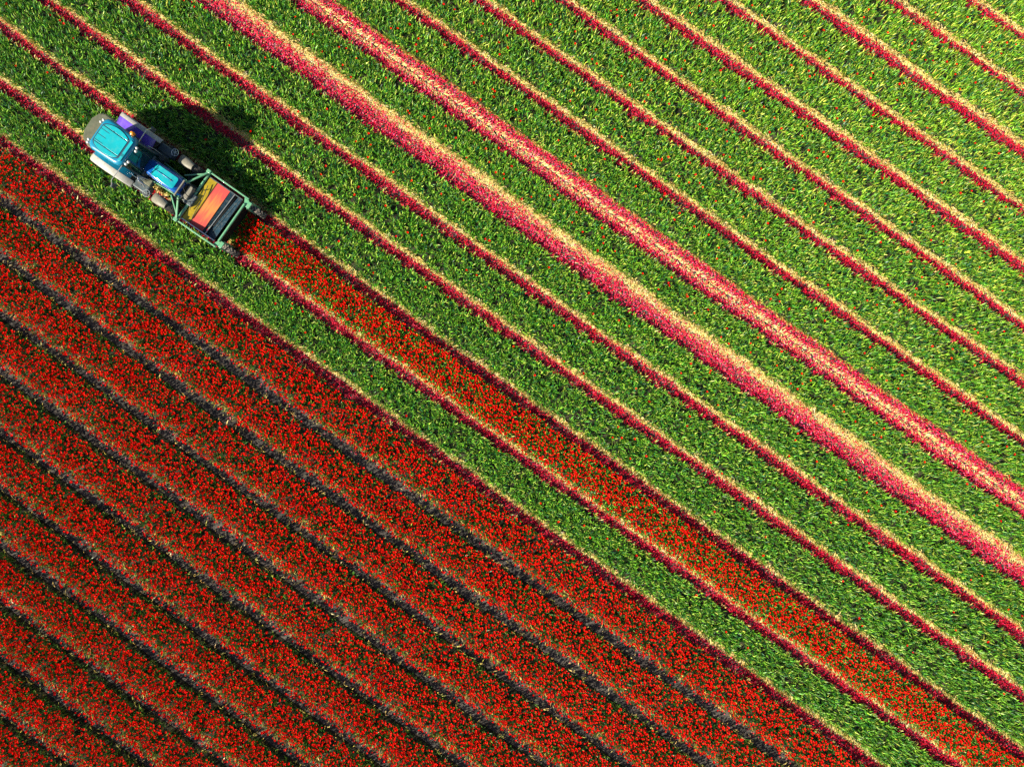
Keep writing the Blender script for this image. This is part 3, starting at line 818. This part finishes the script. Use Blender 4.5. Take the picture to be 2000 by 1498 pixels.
# ------------------------------------------------------------------ flower topper carried in front
tx, ty = to_world(-1.4, 0)
K = empty('flower_topper', (tx, ty, 0), -TR_A)
tag(K, 'light green flower topping machine with orange belt in front of the tractor', 'topping machine')
for sd in (-1, 1):
    rl = MB().bar((-.92, sd * 1.07, 1.10), (.80, sd * 1.07, 1.00), .055, .08).build('side_rail', M['green'], K, bevel=.008)
    MB().prism([(.62, sd * 1.035), (.83, sd * 1.03), (.83, sd * .80), (.74, sd * .82)], .955, .985).build('corner_gusset', M['green'], rl, bevel=.004)
    MB().box((-.92, sd * 1.07, 1.12), (.16, .13, .14)).build('rail_clamp', M['green'], rl, bevel=.012)
    MB().bar((-.93, sd * .33, 1.22), (-.93, sd * 1.05, 1.14), .055, .06).build('cross_arm', M['green'], K) if False else None
    MB().bar((-1.26, sd * .28, 1.30), (-.90, sd * 1.05, 1.15), .06, .06).build('brace', M['green'], K, bevel=.006)
    MB().bar((-1.62, sd * .44, 1.05), (-.84, sd * 1.06, 1.06), .045, .05).build('brace', M['green'], K, bevel=.006)
    MB().bar((-2.45, sd * .40, 1.12), (-1.28, sd * .33, 1.30), .03, .035).build('push_arm', M['green'], K, bevel=.004)
    # wheel leg and wheel
    fk = MB().box((.86, sd * .89, .95), (.22, .24, .06)).build('wheel_fork', M['green'], K, bevel=.01)
    for q in (-1, 1): MB().bar((.90, sd * .89 + q * .125, .94), (1.02, sd * .89 + q * .125, .30), .02, .08).build('fork_leg', M['green'], fk)
    wheel(K, (1.02, sd * .89, .33), .33, .22, .17, 14, 'rubber', 'dusty')
    # inner side plates
    sp_ = MB().loft([[(-.84, sd * .905, .42), (.56, sd * .905, .42), (.56, sd * .905, .86), (-.84, sd * .905, 1.0)], [(-.84, sd * .93, .42), (.56, sd * .93, .42), (.56, sd * .93, .86), (-.84, sd * .93, 1.0)]]).build('side_plate', M['stain'], K)
    MB().bar((-.84, sd * .918, 1.01), (.56, sd * .918, .875), .035, .02).build('plate_lip', M['chrome' if sd < 0 else 'slate'], sp_)
MB().tube([(.76, -.84, 1.0), (.76, .84, 1.0)], .045, 12).build('front_bar', M['green'], K)
MB().box((.765, 0, .70), (.02, 1.62, .52)).build('shade_curtain', M['void'], K)  # added blocker, hidden from above, to throw shade on the flowers ahead
MB().tube([(-.93, -.98, 1.02), (-.93, .98, 1.02)], .05, 12).build('rear_bar', M['green'], K)
# tray: guard, belt, rollers, flaps
MB().loft([[(-.84, -.90, 1.00), (-.84, .90, 1.00), (-.56, .90, .90), (-.56, -.90, .90)], [(-.84, -.90, .98), (-.84, .90, .98), (-.56, .90, .88), (-.56, -.90, .88)]]).build('guard_plate', M['yellow'], K)
bl = MB().loft([[(-.555, -.90, .905), (-.555, .90, .905), (-.03, .90, .83), (-.03, -.90, .83)], [(-.555, -.90, .88), (-.555, .90, .88), (-.03, .90, .80), (-.03, -.90, .80)]]).build('belt', M['belt'], K)
for x in (-.56,): MB().tube([(x, -.88, .925), (x, .88, .925)], .009, 6).build('belt_edge_rod', M['dark'], bl)
MB().box((.25, 0, .44), (.62, 1.8, .04)).build('tray_floor', M['void'], K)
MB().loft([[(-.02, -.90, .83), (-.02, .90, .83), (.12, .90, .76), (.03, -.90, .76)], [(-.02, -.90, .81), (-.02, .90, .81), (.12, .90, .74), (.03, -.90, .74)]]).build('rubber_flap', M['teal'], K)
MB().loft([[(.14, -.90, .72), (.29, .90, .72), (.52, .90, .84), (.52, -.90, .84)], [(.14, -.90, .70), (.29, .90, .70), (.52, .90, .82), (.52, -.90, .82)]]).build('rubber_flap', M['teal'], K)
MB().tube([(.10, -.90, .80), (.17, .90, .80)], .018, 8).build('scraper_rod', M['chrome'], K)
MB().tube([(.24, -.88, .76), (.42, .88, .79)], .012, 6).build('scraper_rod', M['slate'], K)
MB().tube([(.13, -.88, .58), (.13, .88, .58)], .10, 16).build('cutter_roller', M['void'], K)
# headstock: front frame on the tractor nose, hydraulic motor, valve block, hoses
MB().bar((-1.31, -.37, 1.42), (-1.31, .30, 1.42), .05, .06).build('headstock_bar', M['cream'], K, bevel=.008)
for y in (-.36, .29): MB().bar((-1.31, y, .55), (-1.31, y, 1.40), .05, .05).build('headstock_post', M['green'], K)
MB().box((-1.08, .0, 1.12), (.20, .52, .20)).build('hydraulic_motor', M['cream'], K, bevel=.03)
MB().box((-.95, -.16, .98), (.34, .46, .22)).build('valve_block', M['slate'], K, bevel=.03)
MB().box((-1.12, -.02, .78), (.5, .7, .3)).build('gearbox', M['dark'], K, bevel=.04)
for pts in (((-1.28, .18, 1.30), (-1.15, .30, 1.38), (-1.0, .26, 1.2)), ((-1.29, -.30, 1.30), (-1.20, -.44, 1.36), (-1.06, -.38, 1.15)), ((-1.25, .0, 1.25), (-1.2, .05, 1.42), (-1.02, -.1, 1.3), (-.9, -.1, 1.12)), ((-.95, .1, 1.2), (-.85, .2, 1.2), (-.8, .3, 1.05)), ((-.95, -.3, 1.1), (-.82, -.25, 1.15), (-.75, -.5, 1.03))):
    P_ = [Vector(p) for p in pts]
    sm = []
    for i in range(13):                       # smooth through the points
        t = i / 12 * (len(P_) - 1); j = min(int(t), len(P_) - 2); f = t - j
        p0, p1, p2, p3 = P_[max(j - 1, 0)], P_[j], P_[j + 1], P_[min(j + 2, len(P_) - 1)]
        sm.append(.5 * ((2 * p1) + (p2 - p0) * f + (2 * p0 - 5 * p1 + 4 * p2 - p3) * f * f + (3 * p1 - p0 - 3 * p2 + p3) * f ** 3))
    MB().tube(sm, .013, 6).build('hydraulic_hose', M['void'], K)
MB().tube([(-.56, -.72, .94), (-.62, .1, 1.0), (-.72, .62, 1.03)], .014, 6).build('trip_rod', M['dark'], K)
